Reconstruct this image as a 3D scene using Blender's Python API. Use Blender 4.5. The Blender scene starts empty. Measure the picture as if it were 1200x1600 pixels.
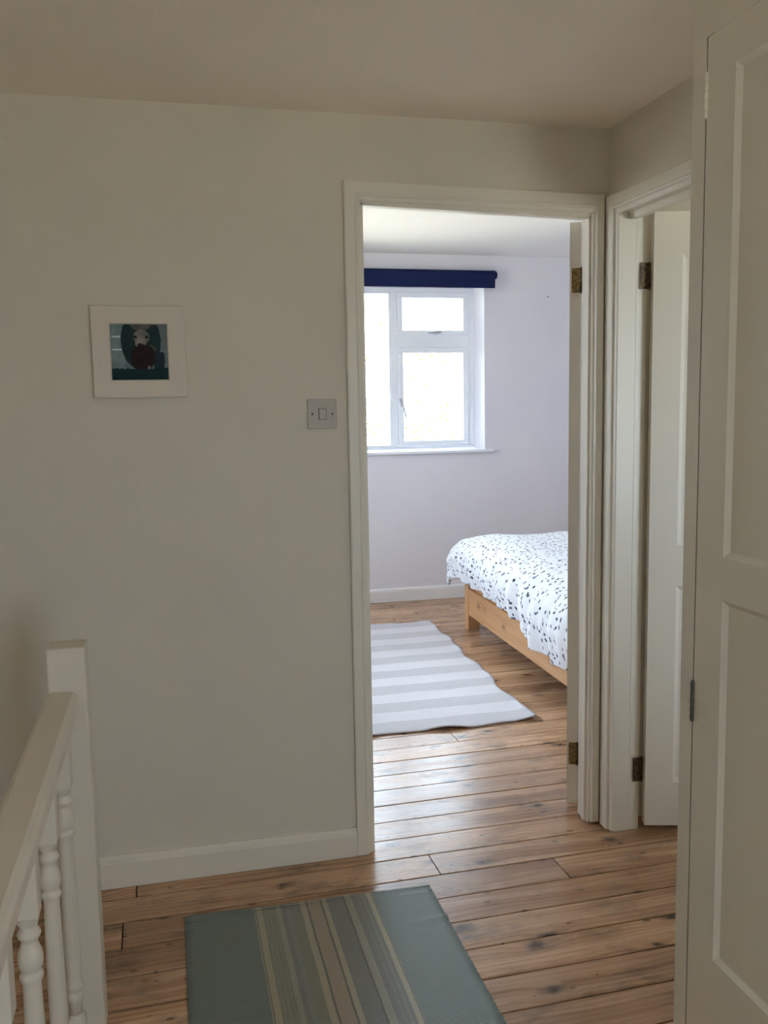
import bpy, bmesh, math, random
from mathutils import Vector, Matrix
random.seed(7)
C = bpy.context.scene.collection
SC = bpy.context.scene

# ------------------------------------------------------------------ camera
F_PX, PITCH, YAW, ROLL = 1407.72, math.radians(6.5289), math.radians(13.4265), math.radians(-0.9778)
CAM = Vector((-1.3866, -2.6867, 1.4108))
fw = Vector((math.sin(YAW)*math.cos(PITCH), math.cos(YAW)*math.cos(PITCH), -math.sin(PITCH)))
r0 = Vector((math.cos(YAW), -math.sin(YAW), 0)); u0 = r0.cross(fw)
rr = r0*math.cos(ROLL) + u0*math.sin(ROLL); uu = -r0*math.sin(ROLL) + u0*math.cos(ROLL)
cd = bpy.data.cameras.new('camera'); cam = bpy.data.objects.new('camera', cd); C.objects.link(cam)
cam.matrix_world = Matrix(((rr.x, uu.x, -fw.x, CAM.x), (rr.y, uu.y, -fw.y, CAM.y), (rr.z, uu.z, -fw.z, CAM.z), (0, 0, 0, 1)))
cd.sensor_fit = 'VERTICAL'; cd.sensor_height = 36; cd.lens = F_PX*36/1600; cd.clip_start = 0.02
SC.camera = cam

# ------------------------------------------------------------------ sky, window portals, exposure
SKY = (0.73, 0.845, 1.0); SKY_STRENGTH = 14.5
w = bpy.data.worlds.new('overcast_sky'); SC.world = w; w.use_nodes = True
bg = w.node_tree.nodes['Background']; bg.inputs[0].default_value = (*SKY, 1); bg.inputs[1].default_value = SKY_STRENGTH
SC.view_settings.view_transform = 'Standard'; SC.view_settings.look = 'None'
SC.view_settings.exposure = 0.0; SC.view_settings.gamma = 1.0; SC.view_settings.use_curve_mapping = False
SC.cycles.use_denoising = True
SC.cycles.max_bounces = 16; SC.cycles.diffuse_bounces = 10; SC.cycles.transparent_max_bounces = 16
SC.cycles.sample_clamp_indirect = 8.0
# window openings (wall plane, extents); sky light comes in through these
ADDED_BACK_WIN = (-0.84, -0.10, 0.66, 1.90)        # x0,x1,z0,z1 in the wall behind the camera; unseen, added to light the landing
ADDED_REAR_WIN = (-3.75, -3.10, 0.35, 1.80)        # y0,y1,z0,z1 in the landing's right wall; unseen, added for light from the right
ADDED_SIDE_WIN = (0.80, 1.65, 0.90, 2.05)          # x0,x1,z0,z1 rear wall of the right-hand room; unseen, added to light its door
ADDED_LEFT_WIN = (1.15, 2.75, 1.00, 2.25)          # y0,y1,z0,z1 in the bedroom's left wall; unseen, added to brighten bed and room
SUN_STRENGTH = 60.0
BED_WIN = (-1.30, 0.90, 1.08, 2.30)          # x0,x1,z0,z1 in the bedroom's far wall
Y_REAR, X_SIDE, Y_BED = -4.25, 2.45, 3.64
def portal(name, loc, rot, sx, sy):
    l = bpy.data.lights.new(name, 'AREA'); l.shape = 'RECTANGLE'; l.size = sx; l.size_y = sy; l.cycles.is_portal = True
    o = bpy.data.objects.new(name, l); C.objects.link(o); o.location = loc; o.rotation_euler = rot
H = math.pi/2
portal('sky_portal', ((BED_WIN[0]+BED_WIN[1])/2, Y_BED+0.34, 1.69), (-H, 0, 0), 2.2, 1.22)
portal('sky_portal', (0.12, (ADDED_REAR_WIN[0]+ADDED_REAR_WIN[1])/2, (ADDED_REAR_WIN[2]+ADDED_REAR_WIN[3])/2), (0, H, 0), ADDED_REAR_WIN[3]-ADDED_REAR_WIN[2], ADDED_REAR_WIN[1]-ADDED_REAR_WIN[0])
portal('sky_portal', ((ADDED_BACK_WIN[0]+ADDED_BACK_WIN[1])/2, Y_REAR-.22, (ADDED_BACK_WIN[2]+ADDED_BACK_WIN[3])/2), (H, 0, 0), ADDED_BACK_WIN[1]-ADDED_BACK_WIN[0], ADDED_BACK_WIN[3]-ADDED_BACK_WIN[2])
portal('sky_portal', (1.225, -1.97, 1.475), (H, 0, 0), .85, 1.15)
portal('sky_portal', (-2.52, 1.95, 1.625), (0, -H, 0), 1.25, 1.6)
sl = bpy.data.lights.new('sun', 'SUN'); sl.energy = SUN_STRENGTH; sl.angle = math.radians(1.0); sl.color = (1.0, .95, .86)
so = bpy.data.objects.new('sun', sl); C.objects.link(so); so.rotation_euler = (math.radians(25), 0, 0)      # high, from behind the house

# ------------------------------------------------------------------ materials
def nt(name):
    m = bpy.data.materials.new(name); m.use_nodes = True
    t = m.node_tree; return m, t, t.nodes, t.links, t.nodes['Principled BSDF']
def node(N, kind, **kw):
    n = N.new(kind)
    for k, v in kw.items():
        if k.startswith('i_'): n.inputs[k[2:].replace('_', ' ')].default_value = v
        else: setattr(n, k, v)
    return n
def ramp(N, stops, interp='LINEAR'):
    r = N.new('ShaderNodeValToRGB'); e = r.color_ramp; e.interpolation = interp
    while len(e.elements) < len(stops): e.elements.new(0.5)
    for el, (p, c) in zip(e.elements, stops): el.position = p; el.color = (*c, 1)
    return r
def math_(N, L, op, a, b=None, c=None):
    n = N.new('ShaderNodeMath'); n.operation = op
    for i, x in enumerate((a, b, c)):
        if x is None: continue
        if isinstance(x, (int, float)): n.inputs[i].default_value = x
        else: L.new(x, n.inputs[i])
    return n.outputs[0]
def mixc(N, L, f, a, b, mode='MIX'):
    n = N.new('ShaderNodeMix'); n.data_type = 'RGBA'; n.blend_type = mode
    if isinstance(f, (int, float)): n.inputs[0].default_value = f
    else: L.new(f, n.inputs[0])
    for s, x in ((6, a), (7, b)):
        if isinstance(x, tuple): n.inputs[s].default_value = (*x, 1)
        else: L.new(x, n.inputs[s])
    return n.outputs[2]
def paint(name, col, rough, bump=0.15, scale=60.0, var=0.03):
    m, t, N, L, P = nt(name)
    tc = N.new('ShaderNodeTexCoord')
    n1 = node(N, 'ShaderNodeTexNoise', i_Scale=1.7, i_Detail=3.0); L.new(tc.outputs['Object'], n1.inputs['Vector'])
    r = ramp(N, [(0.3, tuple(c*(1-var) for c in col)), (0.7, tuple(min(1, c*(1+var)) for c in col))]); L.new(n1.outputs['Fac'], r.inputs[0])
    L.new(r.outputs[0], P.inputs['Base Color'])
    n2 = node(N, 'ShaderNodeTexNoise', i_Scale=scale, i_Detail=4.0); L.new(tc.outputs['Object'], n2.inputs['Vector'])
    b = node(N, 'ShaderNodeBump', i_Strength=bump, i_Distance=0.002); L.new(n2.outputs['Fac'], b.inputs['Height']); L.new(b.outputs[0], P.inputs['Normal'])
    P.inputs['Roughness'].default_value = rough
    return m
M = {}
M['wall'] = paint('landing_cream_paint', (0.70, 0.66, 0.585), 0.85, 0.5, 45)
M['ceiling'] = paint('ceiling_paint', (0.93, 0.86, 0.77), 0.9, 0.6, 60)
M['bed_wall'] = paint('bedroom_white_paint', (0.78, 0.765, 0.815), 0.85, 0.3, 50)
M['bed_ceiling'] = paint('bedroom_ceiling_paint', (0.86, 0.85, 0.83), 0.9, 0.3, 50)
M['trim'] = paint('white_gloss_trim_paint', (0.78, 0.745, 0.67), 0.38, 0.12, 30)
M['rail_paint'] = paint('white_banister_paint', (0.70, 0.645, 0.565), 0.42, 0.25, 40)
M['bed_trim'] = paint('bedroom_skirting_paint', (0.82, 0.815, 0.81), 0.45, 0.1, 30)
M['cup'] = paint('cupboard_white_paint', (0.79, 0.76, 0.68), 0.45, 0.2, 40)
M['upvc'] = paint('white_window_frame', (0.86, 0.88, 0.92), 0.3, 0.02, 20, 0.0)
M['plastic'] = paint('switch_plastic', (0.54, 0.505, 0.48), 0.7, 0.0, 20, 0.0)
M['frame'] = paint('picture_frame_paint', (0.69, 0.635, 0.565), 0.55, 0.6, 90, 0.04)
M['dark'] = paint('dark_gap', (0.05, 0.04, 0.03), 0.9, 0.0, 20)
M['under'] = paint('dark_subfloor', (0.035, 0.025, 0.018), 0.95, 0.0, 20)
M['screw'] = paint('dark_screw', (0.10, 0.09, 0.08), 0.5, 0, 20)
M['outer'] = paint('render_wall', (0.6, 0.58, 0.55), 0.9)
M['grass'] = paint('pale_gravel_ground', (0.42, 0.39, 0.31), 0.95, 0.5, 8, 0.3)
M['bark'] = paint('bark', (0.17, 0.15, 0.13), 0.9, 0.5, 30, 0.2)
M['leaf'] = paint('leaf_green', (0.16, 0.18, 0.025), 0.6, 0, 20, 0.2)
M['mattress'] = paint('mattress_cover', (0.8, 0.8, 0.82), 0.9, 0.3, 80)

def metal(name, col, rough, dirt):
    m, t, N, L, P = nt(name)
    tc = N.new('ShaderNodeTexCoord'); n1 = node(N, 'ShaderNodeTexNoise', i_Scale=90.0, i_Detail=3.0); L.new(tc.outputs['Object'], n1.inputs['Vector'])
    r = ramp(N, [(0.35, dirt), (0.62, col)]); L.new(n1.outputs['Fac'], r.inputs[0]); L.new(r.outputs[0], P.inputs['Base Color'])
    P.inputs['Metallic'].default_value = 0.75; P.inputs['Roughness'].default_value = rough
    return m
M['brass'] = metal('tarnished_brass', (0.40, 0.28, 0.11), 0.45, (0.09, 0.06, 0.03))
M['brass_dark'] = metal('dark_brass', (0.16, 0.11, 0.06), 0.5, (0.04, 0.03, 0.02))
M['chrome'] = metal('white_handle_metal', (0.62, 0.63, 0.66), 0.4, (0.50, 0.51, 0.54))

def glass():
    m = bpy.data.materials.new('window_glass'); m.use_nodes = True
    N, L = m.node_tree.nodes, m.node_tree.links; N.clear()
    o = N.new('ShaderNodeOutputMaterial'); mx = N.new('ShaderNodeMixShader'); tr = N.new('ShaderNodeBsdfTransparent'); gl = N.new('ShaderNodeBsdfGlossy')
    gl.inputs['Roughness'].default_value = 0.02; tr.inputs[0].default_value = (0.96, 0.98, 0.97, 1)
    fr = N.new('ShaderNodeFresnel'); fr.inputs[0].default_value = 1.45
    L.new(fr.outputs[0], mx.inputs[0]); L.new(tr.outputs[0], mx.inputs[1]); L.new(gl.outputs[0], mx.inputs[2]); L.new(mx.outputs[0], o.inputs[0])
    return m
M['glass'] = glass()

def wood(name, dark, mid, light, gx=1.6, gy=26.0, knots=1.0, rough=(0.26, 0.42), dirt=0.5, per_object=True):
    m, t, N, L, P = nt(name)
    tc = N.new('ShaderNodeTexCoord'); oi = N.new('ShaderNodeObjectInfo')
    off = N.new('ShaderNodeVectorMath'); off.operation = 'MULTIPLY_ADD'
    cmb = N.new('ShaderNodeCombineXYZ')
    for i, k in enumerate((37.0, 19.0, 11.0)): L.new(math_(N, L, 'MULTIPLY', oi.outputs['Random'], k), cmb.inputs[i])
    L.new(tc.outputs['Object'], off.inputs[0]); off.inputs[1].default_value = (1, 1, 1); L.new(cmb.outputs[0], off.inputs[2])
    V = off.outputs[0]
    def mapped(sx, sy, sz=1.0):
        mp = N.new('ShaderNodeMapping'); mp.inputs['Scale'].default_value = (sx, sy, sz); L.new(V, mp.inputs[0]); return mp.outputs[0]
    # knots: sparse cells, each a dark oval with rings flowing round it
    vo = node(N, 'ShaderNodeTexVoronoi', voronoi_dimensions='2D', i_Scale=1.0, i_Randomness=1.0); L.new(mapped(4.6, 8.6), vo.inputs['Vector'])
    sep = N.new('ShaderNodeSeparateColor'); L.new(vo.outputs['Color'], sep.inputs[0])
    size = math_(N, L, 'MULTIPLY_ADD', sep.outputs[0], 0.17, 0.07)
    wob = node(N, 'ShaderNodeTexNoise', i_Scale=40.0, i_Detail=2.0); L.new(V, wob.inputs['Vector'])
    dist = math_(N, L, 'MULTIPLY_ADD', math_(N, L, 'SUBTRACT', wob.outputs['Fac'], 0.5), 0.22, vo.outputs['Distance'])
    kn = N.new('ShaderNodeMapRange'); kn.interpolation_type = 'SMOOTHSTEP'; L.new(dist, kn.inputs[0])
    L.new(size, kn.inputs[1]); kn.inputs[2].default_value = 0.0; kn.inputs[3].default_value = 0.0; kn.inputs[4].default_value = 1.0
    kn_keep = math_(N, L, 'GREATER_THAN', sep.outputs[1], 0.66)
    knot = math_(N, L, 'MULTIPLY', math_(N, L, 'MULTIPLY', kn.outputs[0], kn_keep), knots)
    halo = N.new('ShaderNodeMapRange'); L.new(vo.outputs['Distance'], halo.inputs[0]); halo.inputs[1].default_value = 0.45; halo.inputs[2].default_value = 0.0
    # grain
    warp = node(N, 'ShaderNodeTexNoise', i_Scale=1.0, i_Detail=2.0); L.new(mapped(1.4, 5.0), warp.inputs['Vector'])
    wsum = math_(N, L, 'MULTIPLY_ADD', math_(N, L, 'MULTIPLY', halo.outputs[0], kn_keep), 0.25, warp.outputs['Fac'])
    addv = N.new('ShaderNodeVectorMath'); addv.operation = 'ADD'; cy = N.new('ShaderNodeCombineXYZ'); L.new(math_(N, L, 'MULTIPLY', wsum, 1.3), cy.inputs[1])
    L.new(mapped(gx, gy), addv.inputs[0]); L.new(cy.outputs[0], addv.inputs[1])
    g = node(N, 'ShaderNodeTexNoise', i_Scale=1.0, i_Detail=5.0, i_Roughness=0.62); L.new(addv.outputs[0], g.inputs['Vector'])
    wv = node(N, 'ShaderNodeTexWave', i_Scale=1.1, i_Distortion=3.5, i_Detail=2.0); wv.bands_direction = 'Y'; L.new(addv.outputs[0], wv.inputs['Vector'])
    gr = math_(N, L, 'ADD', math_(N, L, 'MULTIPLY', g.outputs['Fac'], 0.88), math_(N, L, 'MULTIPLY', wv.outputs['Fac'], 0.12))
    rp = ramp(N, [(0.28, dark), (0.48, mid), (0.68, light)]); L.new(gr, rp.inputs[0])
    # tone per board
    tone = ramp(N, [(0.0, (0.80, 0.74, 0.70)), (0.5, (1.0, 0.97, 0.94)), (1.0, (1.14, 1.10, 1.06))]); L.new(oi.outputs['Random'], tone.inputs[0])
    col = mixc(N, L, 1.0 if per_object else 0.0, rp.outputs[0], tone.outputs[0], 'MULTIPLY')
    # old stain and grime with shapes of their own
    if dirt:
        d = node(N, 'ShaderNodeTexNoise', i_Scale=1.0, i_Detail=6.0, i_Roughness=0.7); L.new(mapped(4.5, 9.0), d.inputs['Vector'])
        dr = ramp(N, [(0.52, (0, 0, 0)), (0.70, (1, 1, 1))]); L.new(d.outputs['Fac'], dr.inputs[0])
        col = mixc(N, L, math_(N, L, 'MULTIPLY', dr.outputs[0], dirt), col, (0.105, 0.066, 0.042))
        sp = node(N, 'ShaderNodeTexVoronoi', voronoi_dimensions='2D', i_Scale=1.0); L.new(mapped(11.0, 22.0), sp.inputs['Vector'])
        ss = N.new('ShaderNodeSeparateColor'); L.new(sp.outputs['Color'], ss.inputs[0])
        spk = math_(N, L, 'MULTIPLY', math_(N, L, 'LESS_THAN', math_(N, L, 'MULTIPLY_ADD', math_(N, L, 'SUBTRACT', wob.outputs['Fac'], 0.5), 0.16, sp.outputs['Distance']), math_(N, L, 'MULTIPLY_ADD', ss.outputs[0], 0.12, 0.02)), math_(N, L, 'GREATER_THAN', ss.outputs[2], 0.80))
        col = mixc(N, L, math_(N, L, 'MULTIPLY', spk, 0.75), col, (0.07, 0.04, 0.025))
    hal = math_(N, L, 'MULTIPLY', math_(N, L, 'POWER', halo.outputs[0], 2.2), kn_keep)
    col = mixc(N, L, math_(N, L, 'MULTIPLY', hal, 0.45*knots), col, (0.20, 0.095, 0.04))
    col = mixc(N, L, math_(N, L, 'MULTIPLY', knot, 0.95), col, (0.040, 0.020, 0.010))
    L.new(col, P.inputs['Base Color'])
    rm = N.new('ShaderNodeMapRange'); L.new(g.outputs['Fac'], rm.inputs[0]); rm.inputs[1].default_value = 0.3; rm.inputs[2].default_value = 0.7; rm.inputs[3].default_value = rough[0]; rm.inputs[4].default_value = rough[1]
    L.new(rm.outputs[0], P.inputs['Roughness'])
    b = node(N, 'ShaderNodeBump', i_Strength=0.25, i_Distance=0.0015); L.new(gr, b.inputs['Height']); L.new(b.outputs[0], P.inputs['Normal'])
    return m
M['floor'] = wood('old_pine_floorboard', (0.23, 0.122, 0.060), (0.465, 0.285, 0.165), (0.60, 0.405, 0.258), gx=.55, gy=15.0, rough=(.20, .33), dirt=.75)
M['pine'] = wood('pine_bed_wood', (0.44, 0.21, 0.085), (0.57, 0.31, 0.145), (0.65, 0.39, 0.20), gx=1.2, gy=18, knots=0.7, rough=(0.35, 0.5), dirt=0.0, per_object=False)

def stripe_mat(name, stops, axis, ribs, rib_axis, rough=0.95, weave=0.06):
    m, t, N, L, P = nt(name)
    uv = N.new('ShaderNodeUVMap'); sp = N.new('ShaderNodeSeparateXYZ'); L.new(uv.outputs[0], sp.inputs[0])
    wob = node(N, 'ShaderNodeTexNoise', i_Scale=9.0, i_Detail=2.0); L.new(uv.outputs[0], wob.inputs['Vector'])
    u = math_(N, L, 'MULTIPLY_ADD', math_(N, L, 'SUBTRACT', wob.outputs['Fac'], 0.5), 0.006, sp.outputs[axis])
    src = ramp(N, stops[:31], 'CONSTANT'); L.new(u, src.inputs[0]); col = src.outputs[0]
    n = node(N, 'ShaderNodeTexNoise', i_Scale=260.0, i_Detail=2.0); L.new(uv.outputs[0], n.inputs['Vector'])
    r2 = ramp(N, [(0.3, (1-weave*3,)*3), (0.7, (1+weave*2,)*3)]); L.new(n.outputs['Fac'], r2.inputs[0])
    col = mixc(N, L, 1.0, col, r2.outputs[0], 'MULTIPLY'); L.new(col, P.inputs['Base Color'])
    s = math_(N, L, 'SINE', math_(N, L, 'MULTIPLY', sp.outputs[rib_axis], ribs*2*math.pi))
    b = node(N, 'ShaderNodeBump', i_Strength=0.45, i_Distance=0.002); L.new(s, b.inputs['Height']); L.new(b.outputs[0], P.inputs['Normal'])
    P.inputs['Roughness'].default_value = rough
    try: P.inputs['Sheen Weight'].default_value = 0.25
    except KeyError: pass
    return m
TEAL = (0.142, 0.192, 0.176); CRM = (0.40, 0.36, 0.26); DKL = (0.12, 0.125, 0.09); GRN = (0.21, 0.215, 0.165); LGT = (0.32, 0.32, 0.26)
GRY = (0.185, 0.20, 0.18); BEI = (0.35, 0.285, 0.21); LIN = (0.25, 0.255, 0.20)
M['rug'] = stripe_mat('teal_striped_weave', [(0.0, TEAL), (.267, CRM), (.272, DKL), (.277, CRM), (.297, GRN), (.307, LIN), (.313, GRN), (.323, LIN), (.329, GRN), (.340, LIN), (.346, GRN),
    (.353, LGT), (.374, GRY), (.391, (0.215, 0.245, 0.235)), (.408, GRN), (.451, CRM), (.474, DKL), (.483, BEI), (.532, DKL), (.540, CRM), (.562, GRY), (.628, DKL), (.636, LGT),
    (.661, GRY), (.684, LIN), (.691, GRY), (.706, LIN), (.713, GRY), (.726, CRM), (.743, DKL), (.747, CRM)][:31], 0, 210.0, 1, rough=.40)
def rug_fix():
    # the 32-stop limit leaves the right-hand teal field to a second mask
    t = M['rug'].node_tree; N, L = t.nodes, t.links; P = N['Principled BSDF']
    uv = [n for n in N if n.bl_idname == 'ShaderNodeUVMap'][0]; sp = N.new('ShaderNodeSeparateXYZ'); L.new(uv.outputs[0], sp.inputs[0])
    lk = P.inputs['Base Color'].links[0]; old = lk.from_socket
    g = math_(N, L, 'GREATER_THAN', sp.outputs[0], 0.7515)
    new = mixc(N, L, g, old, TEAL); L.new(new, P.inputs['Base Color'])
rug_fix()
GB, WB = (0.63, 0.62, 0.66), (0.81, 0.80, 0.855)
M['rug2'] = stripe_mat('white_grey_striped_weave', [(i/15, GB if i % 2 == 0 else WB) for i in range(15)], 1, 240.0, 0, weave=0.03)

def duvet_mat():
    m, t, N, L, P = nt('leaf_print_cotton')
    uv = N.new('ShaderNodeUVMap')
    col = (0.84, 0.855, 0.90)
    for k, (sc, ln, wd, keep, c1, c2) in enumerate(((22.0, 0.25, 0.135, 0.32, (0.012, 0.016, 0.035), (0.16, 0.19, 0.27)),
                                                      (19.0, 0.20, 0.09, 0.36, (0.16, 0.18, 0.26), (0.46, 0.42, 0.42)),
                                                      (27.0, 0.24, 0.11, 0.66, (0.03, 0.035, 0.06), (0.33, 0.34, 0.40)))):
        mp = N.new('ShaderNodeMapping'); mp.inputs['Scale'].default_value = (sc, sc, sc); mp.inputs['Location'].default_value = (k*7.3, k*3.1, 0); L.new(uv.outputs[0], mp.inputs[0])
        vo = node(N, 'ShaderNodeTexVoronoi', voronoi_dimensions='2D', i_Scale=1.0, i_Randomness=0.75); L.new(mp.outputs[0], vo.inputs['Vector'])
        d = N.new('ShaderNodeVectorMath'); d.operation = 'SUBTRACT'; L.new(mp.outputs[0], d.inputs[0]); L.new(vo.outputs['Position'], d.inputs[1])
        cs = N.new('ShaderNodeSeparateColor'); L.new(vo.outputs['Color'], cs.inputs[0])
        rot = N.new('ShaderNodeVectorRotate'); rot.rotation_type = 'Z_AXIS'; L.new(d.outputs[0], rot.inputs['Vector']); L.new(math_(N, L, 'MULTIPLY', cs.outputs[0], 6.283), rot.inputs['Angle'])
        s = N.new('ShaderNodeSeparateXYZ'); L.new(rot.outputs[0], s.inputs[0])
        # pointed leaf: |y| < w*(1-(x/l)^2)
        xx = math_(N, L, 'POWER', math_(N, L, 'DIVIDE', math_(N, L, 'ABSOLUTE', s.outputs[0]), ln), 2.0)
        lim = math_(N, L, 'MULTIPLY', math_(N, L, 'SUBTRACT', 1.0, xx), wd)
        inside = math_(N, L, 'LESS_THAN', math_(N, L, 'ABSOLUTE', s.outputs[1]), lim)
        on = math_(N, L, 'MULTIPLY', inside, math_(N, L, 'GREATER_THAN', cs.outputs[1], keep))
        lc = mixc(N, L, math_(N, L, 'GREATER_THAN', cs.outputs[2], 0.52), c1, c2)
        col = mixc(N, L, on, col, lc)
    L.new(col, P.inputs['Base Color']); P.inputs['Roughness'].default_value = 0.9
    return m
M['duvet'] = duvet_mat()
def fabric(name, col, rib):
    m, t, N, L, P = nt(name)
    tc = N.new('ShaderNodeTexCoord'); n = node(N, 'ShaderNodeTexNoise', i_Scale=300.0); L.new(tc.outputs['Object'], n.inputs['Vector'])
    b = node(N, 'ShaderNodeBump', i_Strength=rib, i_Distance=0.001); L.new(n.outputs['Fac'], b.inputs['Height']); L.new(b.outputs[0], P.inputs['Normal'])
    P.inputs['Base Color'].default_value = (*col, 1); P.inputs['Roughness'].default_value = 0.85
    return m
M['navy'] = fabric('navy_blind_fabric', (0.011, 0.018, 0.075), 0.3); M['navy'].node_tree.nodes['Principled BSDF'].inputs['Specular IOR Level'].default_value = 0.15
def vcol():
    m, t, N, L, P = nt('printed_photo'); a = N.new('ShaderNodeVertexColor'); a.layer_name = 'print'
    L.new(a.outputs[0], P.inputs['Base Color']); P.inputs['Roughness'].default_value = 0.5; P.inputs['Specular IOR Level'].default_value = 0.12
    return m
M['print'] = vcol()

# ------------------------------------------------------------------ mesh helpers
def link(name, me, mat, parent=None, kind=None):
    o = bpy.data.objects.new(name, me); C.objects.link(o)
    if mat is not None: me.materials.append(M[mat] if isinstance(mat, str) else mat)
    if parent is not None: o.parent = parent
    if kind: o['kind'] = kind
    return o
def obj(name, bm, mat, parent=None, kind=None, smooth=False):
    bmesh.ops.recalc_face_normals(bm, faces=bm.faces[:])
    me = bpy.data.meshes.new(name); bm.to_mesh(me); bm.free()
    if smooth:
        for p in me.polygons: p.use_smooth = True
    return link(name, me, mat, parent, kind)
def empty(name, loc=(0, 0, 0), rz=0.0, kind=None):
    o = bpy.data.objects.new(name, None); C.objects.link(o); o.location = loc; o.rotation_euler = (0, 0, rz); o.empty_display_size = 0.1
    if kind: o['kind'] = kind
    return o
def tag(o, label, cat, group=None):
    o['label'] = label; o['category'] = cat
    if group: o['group'] = group
def add_box(bm, x0, x1, y0, y1, z0, z1, bev=0.0):
    vs = [bm.verts.new((x, y, z)) for x in (x0, x1) for y in (y0, y1) for z in (z0, z1)]
    fs = [bm.faces.new([vs[i] for i in q]) for q in ((0, 1, 3, 2), (4, 6, 7, 5), (0, 4, 5, 1), (2, 3, 7, 6), (0, 2, 6, 4), (1, 5, 7, 3))]
    if bev:
        es = list({e for f in fs for e in f.edges})
        bmesh.ops.bevel(bm, geom=es, offset=bev, segments=2, affect='EDGES', profile=0.5)
    return vs
def box(name, x0, x1, y0, y1, z0, z1, mat, parent=None, kind=None, bev=0.0):
    bm = bmesh.new(); add_box(bm, x0, x1, y0, y1, z0, z1, bev); return obj(name, bm, mat, parent, kind)
def boxes(name, lst, mat, parent=None, kind=None, bev=0.0):
    bm = bmesh.new()
    for b in lst: add_box(bm, *b, bev)
    return obj(name, bm, mat, parent, kind)
def add_lathe(bm, prof, seg=20, c=(0, 0, 0), axis='Z'):
    rings = []
    for (r, z) in prof:
        ring = []
        for i in range(seg):
            a = 2*math.pi*i/seg; x, y = r*math.cos(a), r*math.sin(a)
            p = (x, y, z) if axis == 'Z' else ((z, x, y) if axis == 'X' else (x, z, y))
            ring.append(bm.verts.new((p[0]+c[0], p[1]+c[1], p[2]+c[2])))
        rings.append(ring)
    for a, b in zip(rings, rings[1:]):
        for i in range(seg): bm.faces.new((a[i], a[(i+1) % seg], b[(i+1) % seg], b[i]))
    bm.faces.new(rings[0][::-1]); bm.faces.new(rings[-1])
def sweep(name, ends, mat, parent):
    """ends: two lists of points (the same profile at either end) -> closed solid"""
    bm = bmesh.new(); a = [bm.verts.new(p) for p in ends[0]]; b = [bm.verts.new(p) for p in ends[1]]
    n = len(a)
    for i in range(n): bm.faces.new((a[i], a[(i+1) % n], b[(i+1) % n], b[i]))
    bm.faces.new(a[::-1]); bm.faces.new(b)
    return obj(name, bm, mat, parent)
def arch_profile(wd):
    # (fraction from outer to inner edge)*width, thickness
    return [(0, 0), (0, .018), (.004, .020), (.60*wd, .020), (.66*wd, .022), (.74*wd, .020), (.80*wd, .0125), (.93*wd, .011), (wd, .008), (wd, 0)]
def casing(parent, P0, P1, wl, wr, wh, z_tl, z_tr, zb_l, zb_r, along, out):
    """architraves round an opening: along = unit axis of the wall, out = unit normal into the landing; P0,P1 = positions of outer edges"""
    A, O = Vector(along), Vector(out); Zv = Vector((0, 0, 1))
    pl, pr, ph = arch_profile(wl), arch_profile(wr), arch_profile(wh)
    zz = lambda s: z_tl + (z_tr - z_tl)*(s-P0)/(P1-P0)
    pt = lambda s, z, h: A*s + Zv*z + O*h
    sg = 1 if P1 > P0 else -1
    sweep('architrave', ([pt(P0+sg*u, zb_l, h) for u, h in pl], [pt(P0+sg*u, zz(P0+sg*u)-v, h) for (u, h), (v, _) in zip(pl, ph)]), 'trim', parent)
    sweep('architrave', ([pt(P1-sg*u, zb_r, h) for u, h in pr], [pt(P1-sg*u, zz(P1-sg*u)-v, h) for (u, h), (v, _) in zip(pr, ph)]), 'trim', parent)
    sweep('architrave', ([pt(P0+sg*u, zz(P0+sg*u)-v, h) for (u, h), (v, _) in zip(pl, ph)], [pt(P1-sg*u, zz(P1-sg*u)-v, h) for (u, h), (v, _) in zip(pr, ph)]), 'trim', parent)
def skirting(name, p0, p1, out, zt0, zt1, th, mat='trim'):
    p0, p1, O = Vector(p0), Vector(p1), Vector(out)
    f = lambda p, zt: [p, p+O*th, p+O*th+Vector((0, 0, zt-.022)), p+O*th*.86+Vector((0, 0, zt-.008)), p+O*th*.5+Vector((0, 0, zt)), p+Vector((0, 0, zt))]
    o = sweep(name, (f(p0, zt0), f(p1, zt1)), mat, None); o['kind'] = 'structure'; return o

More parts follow.
